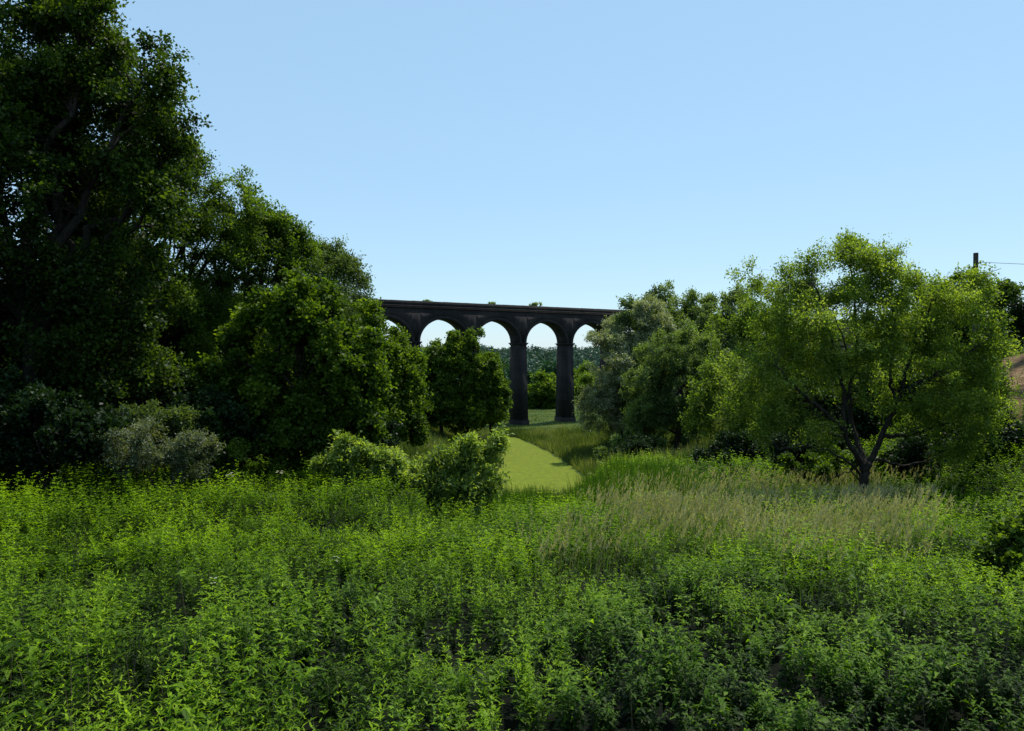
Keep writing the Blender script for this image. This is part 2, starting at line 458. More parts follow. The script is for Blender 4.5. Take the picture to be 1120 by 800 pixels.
def build_strip():
    # mown ride along the valley floor, wider near the camera, bending to the left far off
    ys = np.linspace(78, 139, 90)
    left = np.interp(ys, [78, 90, 100, 118, 130, 139], [-3.2, -2.2, -1.5, -1.9, -1.9, -.6])
    right = np.interp(ys, [78, 84, 92, 100, 108, 118, 130, 139], [9.2, 9.2, 9.0, 8.1, 7.2, 5.7, 3.2, .6])
    left = left+(fbm(ys/1.6, ys*0)-.5)*1.5; right = right+(fbm(ys/1.6, ys*0+9)-.5)*1.5
    rows = 12
    t = np.linspace(0, 1, rows)[None, :]
    X = left[:, None]*(1-t)+right[:, None]*t
    Y = ys[:, None]+t*0
    Z = np.full_like(X, 0.0)+ground(np.clip(X, 0, 6), Y)*0
    Z = np.maximum(Z, ground(X, Y))+.06
    V = np.stack([X, Y, Z], -1).reshape(-1, 3)
    i = np.arange(len(ys)-1)[:, None]*rows; j = np.arange(rows-1)[None, :]
    q = np.stack([i+j, i+j+1, i+rows+j+1, i+rows+j], -1).reshape(-1, 4)
    acc = Acc(); acc.add(V, quads=q)
    tag(acc.build('grass_path', [M['strip']], None, True), kind='structure')
build_strip()

# ------------------------------------------------------------------ viaduct
def build_viaduct():
    TH = math.radians(33.4); BAY = 13.04
    ux, uy = math.cos(TH), math.sin(TH)
    Z1 = 167.0; X1 = 7/F*Z1
    spring = CAMZ+2.85; crown = CAMZ+7.5; road = CAMZ+9.75; top = CAMZ+11.0
    WF, WT = 1.85, 3.7
    root = empty('viaduct', (X1, Z1, 0), 'tall dark brick railway viaduct with slender piers and round arches crossing the valley', 'viaduct')
    root.rotation_euler = (0, 0, TH)
    def boxv(acc, x0, x1, y0, y1, z0, z1, x0t=None, x1t=None, y0t=None, y1t=None, mat=0):
        x0t = x0 if x0t is None else x0t; x1t = x1 if x1t is None else x1t
        y0t = y0 if y0t is None else y0t; y1t = y1 if y1t is None else y1t
        v = np.array([[x0, y0, z0], [x1, y0, z0], [x1, y1, z0], [x0, y1, z0], [x0t, y0t, z1], [x1t, y0t, z1], [x1t, y1t, z1], [x0t, y1t, z1]], float)
        q = np.array([[0, 3, 2, 1], [4, 5, 6, 7], [0, 1, 5, 4], [1, 2, 6, 5], [2, 3, 7, 6], [3, 0, 4, 7]])
        acc.add(v, quads=q, qm=mat)
    K0, K1 = -6, 7
    a = (BAY-WF)/2; rise = crown-spring
    for k in range(K0, K1+1):
        x = k*BAY
        wx, wy = X1+x*ux, Z1+x*uy
        g = float(ground(wx, wy))-1.0
        g = min(g, spring-3)
        h = spring-.3-g
        acc = Acc(); bt = .013*h
        boxv(acc, x-WF/2-bt, x+WF/2+bt, -WT/2-bt*1.6, WT/2+bt*1.6, g, spring-.55, x-WF/2, x+WF/2, -WT/2, WT/2)
        o = acc.build('pier', [M['brick']], root)
        acc = Acc()
        boxv(acc, x-WF/2-.14, x+WF/2+.14, -WT/2-.14, WT/2+.14, spring-.548, spring-.30)
        boxv(acc, x-WF/2-.30, x+WF/2+.30, -WT/2-.30, WT/2+.30, spring-.298, spring-.02)
        c = acc.build('impost', [M['brickring']], root); c.parent = o
        gg = float(ground(wx, wy))
        if gg < spring-6:
            acc = Acc()
            boxv(acc, x-WF/2-bt-.14, x+WF/2+bt+.14, -WT/2-bt*1.6-.14, WT/2+bt*1.6+.14, gg-.8, gg+.9)
            boxv(acc, x-WF/2-bt-.07, x+WF/2+bt+.07, -WT/2-bt*1.6-.07, WT/2+bt*1.6+.07, gg+.902, gg+1.1)
            c = acc.build('plinth', [M['brickring']], root); c.parent = o
    # spandrel wall with the arch openings
    acc = Acc()
    yf, yb = -WT/2+.05, WT/2-.05
    xs = []; zs = []
    NS = 22
    for k in range(K0, K1):
        c = (k+.5)*BAY
        th = np.linspace(np.pi, 0, NS+1)
        xs += list(c+a*np.cos(th)); zs += list(spring+rise*np.sin(th))
    xs = np.array([K0*BAY-WF/2]+xs+[K1*BAY+WF/2]); zs = np.array([spring]+zs+[spring])
    n = len(xs)
    fr = np.stack([xs, np.full(n, yf), zs], 1); ft = np.stack([xs, np.full(n, yf), np.full(n, road)], 1)
    br = fr+[0, yb-yf, 0]; bt_ = ft+[0, yb-yf, 0]
    V = np.concatenate([fr, ft, br, bt_])
    i = np.arange(n-1)
    q = np.concatenate([np.stack([i, i+1, n+i+1, n+i], 1), np.stack([2*n+i+1, 2*n+i, 3*n+i, 3*n+i+1], 1),
                        np.stack([i+1, i, 2*n+i, 2*n+i+1], 1), np.stack([n+i, n+i+1, 3*n+i+1, 3*n+i], 1)])
    acc.add(V, quads=q)
    acc.build('spandrel_wall', [M['brick']], root)
    # arch rings, a little proud of the wall
    for k in range(K0, K1):
        c = (k+.5)*BAY; acc = Acc()
        for (y0, y1) in ((yf-.09, yf-.004), (yb+.004, yb+.09)):
            th = np.linspace(np.pi, 0, NS+1)
            s = np.sin(th)
            xi = c+(a-.003)*np.cos(th); zi = spring+(rise-.003)*s
            xo = c+(a+.62)*np.cos(th); zo = spring+(rise+.62)*s
            xo = np.clip(xo, c-BAY/2+.01, c+BAY/2-.01)
            m = NS+1
            V = np.concatenate([np.stack([xi, np.full(m, y0), zi], 1), np.stack([xo, np.full(m, y0), zo], 1),
                                np.stack([xi, np.full(m, y1), zi], 1), np.stack([xo, np.full(m, y1), zo], 1)])
            i = np.arange(m-1)
            acc.add(V, quads=np.concatenate([np.stack([i, i+1, m+i+1, m+i], 1), np.stack([2*m+i+1, 2*m+i, 3*m+i, 3*m+i+1], 1),
                                             np.stack([i+1, i, 2*m+i, 2*m+i+1], 1), np.stack([m+i, m+i+1, 3*m+i+1, 3*m+i], 1)]))
        acc.build('arch_ring', [M['brickring']], root)
    x0, x1 = K0*BAY-40, K1*BAY+40
    # abutments
    for (xa, xb) in ((x0, K0*BAY-WF/2-.01), (K1*BAY+WF/2+.01, x1)):
        acc = Acc(); boxv(acc, xa, xb, yf, yb, 2, road); acc.build('abutment', [M['brick']], root)
    acc = Acc(); boxv(acc, x0, x1, -WT/2-.28, WT/2+.28, road+.003, road+.32)
    boxv(acc, x0, x1, -WT/2-.12, WT/2+.12, road-.22, road-.003)
    acc.build('string_course', [M['brickring']], root)
    for (y0, y1) in ((-WT/2-.12, -WT/2+.28), (WT/2-.28, WT/2+.12)):
        acc = Acc(); boxv(acc, x0, x1, y0, y1, road+.323, top-.18); acc.build('parapet', [M['brick']], root)
        acc = Acc()
        L = np.arange(x0, x1, 2.4)
        for s in L:
            boxv(acc, s, s+2.37, y0-.09, y1+.09, top-.177, top+rng.uniform(-.015, .02))
        acc.build('coping', [M['coping']], root)
    acc = Acc(); boxv(acc, x0, x1, -WT/2+.285, WT/2-.285, road+.323, road+.5); acc.build('track_bed', [M['deadstem']], root)
    return top, TH, BAY, X1, Z1
top, TH, BAY, VX, VZ = build_viaduct()

# ------------------------------------------------------------------ camera, sun, sky
cam_d = bpy.data.cameras.new('camera'); cam = bpy.data.objects.new('camera', cam_d); COL.objects.link(cam)
cam.location = (0, 0, CAMZ)
cam.rotation_euler = (math.radians(90)-math.atan((400-HZ)/F), 0, 0)
cam_d.sensor_width = 36; cam_d.lens = F/1120*36
cam_d.clip_start = .05; cam_d.clip_end = 12000
scene.camera = cam

SUN_AZ, SUN_EL = math.radians(38), math.radians(63)
S = Vector((math.sin(SUN_AZ)*math.cos(SUN_EL), math.cos(SUN_AZ)*math.cos(SUN_EL), math.sin(SUN_EL)))
sd = bpy.data.lights.new('sun', 'SUN'); sd.energy = 5.0; sd.angle = math.radians(.5); sd.color = (1, .96, .89)
sun = bpy.data.objects.new('sun', sd); COL.objects.link(sun)
sun.rotation_euler = S.to_track_quat('Z', 'Y').to_euler(); sun.location = (0, 0, 60)

w = bpy.data.worlds.new('World'); scene.world = w; w.use_nodes = True
N = w.node_tree.nodes; L = w.node_tree.links; N.clear()
sky = N.new('ShaderNodeTexSky'); sky.sky_type = 'NISHITA'; sky.sun_disc = False
sky.sun_elevation = SUN_EL; sky.sun_rotation = SUN_AZ
sky.air_density = 1.0; sky.dust_density = .25; sky.ozone_density = 2.2
hs = N.new('ShaderNodeHueSaturation'); hs.inputs['Saturation'].default_value = 1.0
bg = N.new('ShaderNodeBackground'); bg.inputs[1].default_value = .15
wo = N.new('ShaderNodeOutputWorld')
gn = N.new('ShaderNodeMixRGB'); gn.blend_type = 'MULTIPLY'; gn.inputs[0].default_value = 1
gn.inputs[2].default_value = (1.22, 1.22, 1.14, 1)
fl = N.new('ShaderNodeMixRGB'); fl.inputs[0].default_value = .66; fl.inputs[2].default_value = (.41/.15, .67/.15, .925/.15, 1)
L.new(sky.outputs[0], hs.inputs['Color']); L.new(hs.outputs[0], gn.inputs[1]); L.new(gn.outputs[0], fl.inputs[1]); L.new(fl.outputs[0], bg.inputs[0]); L.new(bg.outputs[0], wo.inputs[0])
scene.view_settings.view_transform = 'Standard'; scene.view_settings.look = 'None'
scene.view_settings.exposure = 0; scene.view_settings.gamma = 1
scene.render.engine = 'CYCLES'
scene.cycles.max_bounces = 7; scene.cycles.diffuse_bounces = 4; scene.cycles.transmission_bounces = 4
scene.cycles.sample_clamp_indirect = 6

# ------------------------------------------------------------------ the trees on the left
make_tree('broadleaf_tree', 'tallest and nearest dark tree on the wooded bank, its crown cut by the frame', 'tree', 33, 40,
    [(10, 90, 120, 120), (95, 55, 68, 85), (158, 105, 50, 58), (172, 165, 32, 50), (60, 230, 125, 110), (160, 235, 40, 65), (30, 370, 130, 100), (-110, 130, 120, 140),
     (-120, 330, 120, 150), (130, 330, 60, 60), (40, 120, 110, 110, 3.5), (-20, 200, 100, 140, 2), (60, 10, 50, 60), (100, 410, 70, 55)], 'oak', 1000, 170, 1.2, (.13, .085), .42, fork=.3, seed=1, minh=.8)
make_tree('broadleaf_tree', 'sunlit green tree rising just behind the nearest tall dark tree', 'tree', 42, 175,
    [(192, 200, 46, 50), (200, 184, 20, 26), (222, 232, 36, 44), (240, 262, 48, 62), (190, 310, 60, 75), (215, 370, 50, 60), (150, 390, 70, 70), (150, 250, 70, 90)], 'mid', 420, 150, 1.05, (.11, .065), .3, seed=2)
make_tree('broadleaf_tree', 'shadowed tree between the sunlit green tree and the maple thicket', 'tree', 45, 262,
    [(265, 245, 42, 42), (292, 285, 44, 56), (250, 370, 60, 60), (305, 275, 30, 34), (215, 440, 50, 40)], 'mid', 260, 140, 1.15, (.13, .08), .3, seed=3, bright=-.08)
make_tree('broadleaf_tree', 'greyish green tree on the skyline with a feathery top', 'tree', 62, 345,
    [(338, 296, 34, 36), (312, 305, 34, 50), (366, 318, 34, 38), (340, 370, 55, 50), (345, 290, 16, 26)], 'grey', 260, 120, 1.3, (.16, .07), .3, seed=4)
make_tree('broadleaf_tree', 'last grey green tree of the left skyline, its crown touching the parapet', 'tree', 84, 385,
    [(385, 325, 26, 25), (398, 350, 18, 28), (370, 355, 35, 40), (350, 390, 45, 50)], 'grey', 170, 120, 1.6, (.2, .09), .3, seed=5, bright=-.05)
make_tree('broadleaf_tree', 'broad maple like tree with layered leaf sprays and dark hollow underneath', 'tree', 34, 325,
    [(318, 350, 50, 38), (345, 335, 25, 26), (262, 400, 42, 40), (290, 430, 55, 45), (355, 400, 50, 50), (385, 385, 26, 45), (330, 470, 70, 40), (395, 440, 22, 50), (255, 455, 35, 35)],
    'syc', 460, 170, .8, (.12, .095), .16, stems=3, seed=6, up=.05, shell=.6, fork=.25)
make_tree('broadleaf_tree', 'rounded green tree on the bank just before the leftmost open arch', 'tree', 54, 425,
    [(410, 375, 26, 32), (437, 405, 24, 28), (425, 440, 38, 42), (400, 410, 28, 40), (448, 450, 16, 34)], 'syc', 300, 150, .95, (.14, .10), .22, seed=8, bright=.08)
for (bp, lob, lab, sd_) in (
    (482, [(480, 396, 17, 22), (476, 425, 22, 32), (490, 383, 8, 18), (470, 440, 18, 26), (488, 445, 22, 24)], 'dark pointed tree at the edge of the valley group', 11),
    (512, [(510, 392, 22, 22), (500, 415, 26, 34), (524, 415, 20, 30), (520, 373, 9, 14), (510, 448, 28, 22), (500, 390, 12, 16)], 'tallest dark tree of the valley group in front of the arches', 12),
    (537, [(534, 410, 13, 24), (532, 438, 18, 24), (546, 436, 9, 22), (525, 450, 16, 14)], 'dark tree of the valley group next to the first whole pier', 13)):
    make_tree('valley_tree', lab, 'tree', 112+sd_*.6, bp, lob, 'mid', 300, 130, 1.3, (.26, .17), .3, bunch=.6, seed=sd_, bright=.06, group='dark trees in the valley before the viaduct', up=.5)

# fillers and understorey on the left bank
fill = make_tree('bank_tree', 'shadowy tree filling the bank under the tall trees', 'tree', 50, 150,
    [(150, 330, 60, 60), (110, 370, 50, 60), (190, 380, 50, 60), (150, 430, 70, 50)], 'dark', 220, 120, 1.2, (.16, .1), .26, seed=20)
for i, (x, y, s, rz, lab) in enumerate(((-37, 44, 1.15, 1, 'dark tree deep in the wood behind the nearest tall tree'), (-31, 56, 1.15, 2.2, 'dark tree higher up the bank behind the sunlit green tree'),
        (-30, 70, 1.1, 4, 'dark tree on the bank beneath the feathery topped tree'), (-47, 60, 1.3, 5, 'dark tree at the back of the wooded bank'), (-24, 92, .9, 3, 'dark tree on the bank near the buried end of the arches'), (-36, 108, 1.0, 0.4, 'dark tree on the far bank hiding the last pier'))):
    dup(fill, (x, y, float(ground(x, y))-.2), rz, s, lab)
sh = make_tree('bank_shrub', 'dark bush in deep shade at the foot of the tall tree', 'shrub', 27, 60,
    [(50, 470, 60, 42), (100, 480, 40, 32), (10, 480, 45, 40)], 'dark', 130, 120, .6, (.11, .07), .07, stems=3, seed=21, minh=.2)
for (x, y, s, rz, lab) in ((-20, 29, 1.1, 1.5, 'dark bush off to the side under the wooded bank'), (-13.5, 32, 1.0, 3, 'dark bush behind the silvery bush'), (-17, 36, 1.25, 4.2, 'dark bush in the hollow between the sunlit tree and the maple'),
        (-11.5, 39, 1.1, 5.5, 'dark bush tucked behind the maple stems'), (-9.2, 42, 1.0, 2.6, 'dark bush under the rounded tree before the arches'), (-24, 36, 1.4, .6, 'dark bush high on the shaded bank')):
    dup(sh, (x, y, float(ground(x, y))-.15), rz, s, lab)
make_tree('silvery_bush', 'grey green willowy bush catching light before the dark wood', 'shrub', 27, 172,
    [(165, 488, 45, 26), (200, 500, 30, 22), (135, 495, 30, 22)], 'silver', 100, 110, .5, (.09, .028), .05, stems=4, seed=22, minh=.2, bright=-.3)
make_tree('silvery_bush', 'second grey green bush higher and further back in the dark wood edge', 'shrub', 30, 140,
    [(135, 468, 30, 22), (165, 462, 26, 18), (195, 470, 22, 16)], 'grey', 80, 110, .5, (.10, .04), .05, stems=4, seed=62, minh=.2)
make_tree('green_bush', 'small fresh green bush behind the silvery bush', 'shrub', 31, 225,
    [(215, 478, 30, 22), (240, 495, 30, 20)], 'mid', 60, 120, .5, (.10, .05), .05, stems=3, seed=23, minh=.2)
# shrubs in the middle
make_tree('elder_bush', 'bright pale green bush standing beside the mown grass strip', 'shrub', 31, 492,
    [(502, 508, 22, 18), (472, 520, 26, 14), (526, 514, 14, 20), (541, 482, 5, 16), (512, 488, 8, 12), (436, 528, 22, 10), (484, 504, 8, 14), (470, 536, 34, 10), (515, 536, 24, 10), (460, 508, 7, 12), (428, 518, 6, 10), (445, 520, 14, 9), (490, 530, 60, 14)], 'elder', 170, 90, .62, (.15, .05), .06, stems=5, seed=27, minh=.1, up=.6, bright=.12, bunch=.3, shell=.3)
make_tree('elder_bush', 'small pale green bush in front of the rounded tree', 'shrub', 30, 388,
    [(388, 502, 14, 16), (412, 514, 22, 14), (364, 515, 18, 12), (395, 528, 30, 10), (376, 492, 6, 10), (425, 526, 24, 10)], 'elder', 100, 90, .55, (.15, .05), .05, stems=4, seed=25, minh=.15, up=.5, bright=.06)

# ------------------------------------------------------------------ the trees on the right
make_tree('silver_willow', 'silver leaved willow leaning over the end of the viaduct', 'tree', 111, 682,
    [(694, 370, 36, 32), (668, 402, 24, 38), (656, 445, 24, 30), (696, 420, 46, 55), (715, 345, 22, 22), (672, 455, 34, 28)], 'silver', 420, 150, 1.5, (.24, .09), .35, seed=31, shell=.6)
make_tree('broadleaf_tree', 'green tree behind the silver willow with small tufts on the skyline', 'tree', 122, 750,
    [(738, 345, 38, 26), (770, 342, 30, 22), (800, 345, 30, 24), (712, 333, 16, 12), (760, 380, 60, 40)], 'willow', 300, 140, 1.7, (.26, .14), .35, seed=32)
make_tree('goat_willow', 'dense grey green willow dome beside the silver willow', 'tree', 80, 738,
    [(735, 395, 38, 34), (712, 430, 28, 40), (752, 425, 42, 48), (730, 465, 45, 32), (775, 400, 24, 34)], 'willow', 420, 150, 1.15, (.18, .075), .25, stems=3, seed=33, shell=.6)
make_tree('broadleaf_tree', 'pale green tree between the willow dome and the spreading dark stemmed tree', 'tree', 60, 812,
    [(800, 395, 34, 55), (830, 350, 40, 40), (845, 420, 45, 60), (795, 455, 40, 40), (870, 370, 40, 50)], 'locust', 280, 120, 1.05, (.15, .07), .25, seed=34, bright=-.08)
T5 = [([(945, 572), (945, 550), (945, 528), (947, 512)], .27, .19),
      ([(946, 516), (936, 498, -.3), (922, 482, -.5), (916, 462, -.6), (915, 430, -.8), (905, 395, -1), (893, 350, -1), (880, 315, -1)], .14, .03),
      ([(919, 470, -.5), (900, 455, -.8), (880, 440, -1), (858, 425, -1.4), (835, 400, -1.6)], .10, .03),
      ([(947, 514), (958, 500, .2), (966, 482, .2), (975, 455, 0), (984, 430, -.3), (986, 400, -.4), (1000, 365, -.6), (1010, 330, -.6)], .155, .03),
      ([(968, 478, .2), (990, 478, .4), (1020, 474, .6), (1050, 462, .6), (1080, 440, .4)], .10, .03),
      ([(948, 510), (950, 492, .8), (944, 465, 1.2), (945, 430, 1.4), (952, 390, 1.2), (945, 340, .8), (935, 290, .5)], .13, .03),
      ([(984, 430, -.3), (1000, 415, -.8), (1030, 395, -1.2), (1060, 370, -1.4)], .08, .03),
      ([(942, 520), (925, 505, -.6), (900, 492, -1), (870, 484, -1.2), (840, 488, -1.4)], .055, .02),
      ([(951, 508, .2), (975, 505, .8), (1000, 515, 1), (1030, 510, 1.4), (1060, 500, 1.6)], .07, .02),
      ([(940, 525), (920, 512, -1), (900, 515, -1.4), (885, 525, -1.6)], .035, .012),
      ([(918, 445, -.6), (930, 415, -.2), (925, 380, 0), (915, 340, .4)], .07, .025),
      ([(980, 440, 0), (965, 410, -.6), (970, 370, -.8), (965, 320, -.6)], .07, .025)]
make_tree('spreading_tree', 'wide airy yellow green tree with dark forking trunk', 'tree', 33, 945,
    [(925, 300, 50, 34), (935, 278, 24, 20), (852, 326, 36, 28), (905, 360, 80, 55), (870, 400, 60, 48), (990, 345, 62, 44), (1038, 370, 54, 48), (1000, 410, 90, 48),
     (835, 440, 40, 38), (1066, 430, 38, 50), (1040, 470, 60, 34), (820, 298, 15, 11), (870, 296, 14, 12), (905, 285, 14, 14), (870, 470, 50, 26), (965, 300, 24, 24), (1050, 320, 34, 26)],
    'locust', 640, 115, .82, (.095, .042), .3, limbs=T5, seed=35, shell=.55, branch_vis=.55, up=.3, bright=.08, bunch=.3, base=np.array([(945-560)/F*33, 33, float(ground((945-560)/F*33, 33))-.2]))
make_tree('broadleaf_tree', 'dark round topped tree on the slope behind the telegraph pole', 'tree', 72, 1050,
    [(1035, 325, 40, 28), (1070, 330, 32, 30), (1098, 345, 22, 22), (1005, 345, 35, 34), (1050, 365, 60, 40), (985, 370, 40, 50)], 'mid', 260, 120, 1.2, (.18, .12), .3, seed=36, bright=-.15)
make_tree('broadleaf_tree', 'dark low tree at the frame edge below the pole wire', 'tree', 66, 1150,
    [(1125, 350, 22, 16), (1150, 355, 40, 22), (1190, 350, 45, 30)], 'dark', 120, 110, 1.1, (.17, .11), .25, seed=37)
make_tree('broadleaf_tree', 'dark tree filling the view behind the fork of the spreading tree', 'tree', 50, 960,
    [(940, 430, 60, 50), (1000, 440, 55, 50), (900, 460, 45, 38), (1045, 450, 50, 45), (970, 480, 60, 30)], 'oak', 330, 130, 1.0, (.14, .09), .25, seed=42, bunch=.4)
make_tree('broadleaf_tree', 'olive tree beside the bare earth bank under the pole', 'tree', 44, 1085,
    [(1055, 420, 30, 40), (1070, 465, 28, 40), (1040, 470, 40, 40)], 'mid', 220, 130, .8, (.12, .07), .2, seed=43, bunch=.4, bright=-.1)
make_tree('broadleaf_tree', 'low green tree filling the gap between the silver willow and the skyline tufts', 'tree', 112, 712,
    [(705, 372, 26, 30), (730, 380, 34, 34), (700, 420, 34, 40), (690, 345, 14, 16)], 'willow', 200, 140, 1.5, (.24, .12), .3, seed=44, bunch=.4)
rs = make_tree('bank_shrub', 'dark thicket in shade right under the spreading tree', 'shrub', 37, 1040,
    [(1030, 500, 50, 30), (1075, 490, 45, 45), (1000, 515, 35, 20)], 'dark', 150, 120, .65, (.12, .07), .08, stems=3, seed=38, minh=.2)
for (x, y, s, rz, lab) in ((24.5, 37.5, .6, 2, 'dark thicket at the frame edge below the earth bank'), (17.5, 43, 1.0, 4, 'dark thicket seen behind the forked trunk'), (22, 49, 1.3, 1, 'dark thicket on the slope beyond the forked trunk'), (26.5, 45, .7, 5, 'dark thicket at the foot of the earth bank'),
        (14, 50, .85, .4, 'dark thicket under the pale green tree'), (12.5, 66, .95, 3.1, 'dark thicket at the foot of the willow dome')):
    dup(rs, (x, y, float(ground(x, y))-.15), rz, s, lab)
make_tree('green_bush', 'low fresh bush at the foot of the willow dome beside the meadow', 'shrub', 78, 690,
    [(688, 487, 22, 16), (712, 492, 20, 14), (665, 494, 14, 9)], 'willow', 80, 110, .7, (.16, .08), .07, stems=4, seed=39, minh=.15)
make_tree('green_bush', 'leafy bush behind the forked trunk in the lit grass', 'shrub', 38, 900,
    [(885, 512, 30, 12), (925, 510, 30, 14), (970, 515, 24, 14)], 'mid', 70, 110, .5, (.11, .06), .05, stems=3, seed=40, minh=.1)
make_tree('bramble_bush', 'low leafy bramble mound among the weeds nearest the spreading tree side', 'bramble', 15.5, 1130,
    [(1125, 590, 34, 10), (1170, 568, 46, 20), (1095, 605, 26, 8)], 'mid', 150, 80, .34, (.09, .065), .03, stems=6, seed=41, minh=.1, bright=.12, up=.1)

# ------------------------------------------------------------------ beyond the viaduct
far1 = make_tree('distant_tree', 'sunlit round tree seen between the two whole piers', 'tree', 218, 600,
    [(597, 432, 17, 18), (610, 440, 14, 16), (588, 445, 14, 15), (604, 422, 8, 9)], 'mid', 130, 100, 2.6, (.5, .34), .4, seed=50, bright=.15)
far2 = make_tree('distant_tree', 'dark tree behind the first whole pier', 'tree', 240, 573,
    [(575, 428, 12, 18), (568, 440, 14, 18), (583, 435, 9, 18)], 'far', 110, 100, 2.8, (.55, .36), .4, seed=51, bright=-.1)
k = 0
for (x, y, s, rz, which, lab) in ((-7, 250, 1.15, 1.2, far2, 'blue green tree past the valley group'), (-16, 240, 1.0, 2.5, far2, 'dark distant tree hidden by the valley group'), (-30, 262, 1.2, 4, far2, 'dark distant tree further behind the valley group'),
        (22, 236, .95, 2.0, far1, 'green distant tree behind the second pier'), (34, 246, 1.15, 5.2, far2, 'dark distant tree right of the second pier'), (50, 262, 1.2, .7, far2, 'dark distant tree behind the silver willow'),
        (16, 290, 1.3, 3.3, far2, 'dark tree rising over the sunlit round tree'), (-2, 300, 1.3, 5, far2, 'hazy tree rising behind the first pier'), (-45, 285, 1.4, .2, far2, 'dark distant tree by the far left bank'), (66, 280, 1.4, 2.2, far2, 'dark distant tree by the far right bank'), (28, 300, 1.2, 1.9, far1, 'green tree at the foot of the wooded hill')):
    dup(which, (x, y, float(ground(x, y))-.3), rz, s, lab)

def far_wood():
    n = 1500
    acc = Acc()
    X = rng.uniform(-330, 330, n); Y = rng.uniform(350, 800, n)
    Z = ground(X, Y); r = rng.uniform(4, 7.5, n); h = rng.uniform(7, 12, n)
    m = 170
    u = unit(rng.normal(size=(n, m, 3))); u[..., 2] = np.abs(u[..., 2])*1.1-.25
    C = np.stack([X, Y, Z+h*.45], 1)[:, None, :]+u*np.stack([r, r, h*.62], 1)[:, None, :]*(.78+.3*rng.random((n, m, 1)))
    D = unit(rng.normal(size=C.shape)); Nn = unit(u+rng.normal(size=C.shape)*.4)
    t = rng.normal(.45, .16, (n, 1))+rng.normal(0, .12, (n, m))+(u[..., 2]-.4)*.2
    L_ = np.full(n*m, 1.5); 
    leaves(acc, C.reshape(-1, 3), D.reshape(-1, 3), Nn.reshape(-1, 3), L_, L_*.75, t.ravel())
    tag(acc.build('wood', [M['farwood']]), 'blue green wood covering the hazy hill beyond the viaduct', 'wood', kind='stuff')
far_wood()

# small bushes rooted in the viaduct
bb = None
for i, (s, lab) in enumerate(((-22.6, 'tiny bush on the parapet nearest the left trees'), (-6.9, 'tiny bush on the parapet over the second open arch'), (4.6, 'tiny bush on the parapet near the middle pier'))):
    x = VX+s*math.cos(TH)+.0; y = VZ+s*math.sin(TH)
    z = top+.02
    if bb is None:
        b0 = np.array([x, y, z-.5])
        k_ = F/y
        cx = 560+x*k_; cy = HZ-(z+.35-CAMZ)*k_
        bb = make_tree('parapet_bush', lab, 'bush', y, cx, [(cx, cy+1.2, 5.5, .5)], 'willow', 16, 26, .34, (.17, .10), .03, bright=.2, seed=60, base=b0, group='bushes on the viaduct parapet', minh=-50)
    else:
        dup(bb, (x, y, z-.5), i*1.7, .8+.35*i, lab)

# ------------------------------------------------------------------ pole and wires
def build_pole(x, y, ztop, lab):
    g = float(ground(x, y))-.6
    root = empty('telegraph_pole', (x, y, g), lab, 'pole')
    h = ztop-g
    a = Acc(); tube(a, [(0, 0, 0), (0, 0, h*.5), (0, 0, h)], [.19, .17, .15], 12)
    th = np.arange(12)*2*np.pi/12
    a.add(np.stack([.15*np.cos(th), .15*np.sin(th), np.full(12, h)], 1), quads=np.array([[0, 1, 2, 3], [0, 3, 4, 5], [0, 5, 6, 7], [0, 7, 8, 9], [0, 9, 10, 11]]))
    a.build('post', [M['pole']], root, True)
    a = Acc(); tube(a, [(.15, 0, h-.65), (.32, 0, h-.65)], [.03, .03], 6); tube(a, [(.32, 0, h-.72), (.32, 0, h-.55)], [.055, .04], 8)
    a.build('insulator', [M['metal']], root, True)
    a = Acc(); tube(a, [(.1, 0, h-1.75), (.9, -.1, h-1.3), (1.6, -.15, h-1.05)], [.03, .025, .02], 6)
    a.build('stay_arm', [M['metal']], root, True)
    return (x+.32, y, ztop-.62)
e1 = build_pole(31.0, 50.2, CAMZ+6.85, 'dark wooden telegraph pole rising above the trees on the slope')
e2 = build_pole(64.0, 55.0, CAMZ+7.2, 'second wooden telegraph pole further along the wire')
a = Acc(); pts = curve(e1, e2, -.35, 16); tube(a, pts, [.016]*16, 5)
tag(a.build('overhead_wire', [M['metal']]), 'thin wire strung from the wooden pole across the sky', 'wire')

# ------------------------------------------------------------------ herb layer
HOLLOWS = [(-.6, 9.8, .55), (5.9, 10.3, .5), (6.0, 9.2, .45), (2.4, 9.9, .5), (1.9, 15.5, .9), (-2.1, 8.6, .45), (3.3, 8.4, .4), (-4.6, 10.5, .5), (-.9, 10.4, .5), (1.1, 8.9, .35),
           (-7.5, 13.5, .8), (5.2, 13.0, .6), (-3.2, 13.2, .5), (8.5, 12.4, .6), (2.6, 12.0, .5), (.6, 6.6, .3), (1.15, 6.9, .3), (2.9, 6.2, .28), (-1.7, 7.0, .25), (-3.6, 7.4, .3), (4.2, 7.2, .3), (9.4, 18, .8), (4.3, 18, .5), (-10, 18, .8), (-5.4, 21, .8)]
def height_field(x, y):
    n1 = np.clip((fbm(x/1.9+11, y/2.3+3)-.48)*4, -1.3, 1.2); n2 = np.clip((fbm(x/.6, y/.7)-.48)*4, -1.2, 1.2)
    h = .80+.30*n1+.15*n2
    for (hx, hy, hr) in HOLLOWS:
        q = ((x-hx)**2+((y-hy)*.6)**2)/(hr*hr*1.9)
        h = h*(1-.75*np.exp(-q*q))
    return h

def scatter(d0, d1, dens, hw=.80, extra=3.5):
    area = hw*(d1*d1-d0*d0)+2*extra*(d1-d0)
    n = int(area*dens*1.0)
    y = np.sqrt(rng.random(n)*(d1*d1-d0*d0)+d0*d0)
    x = (rng.random(n)*2-1)*(hw*y+extra)
    return x, y

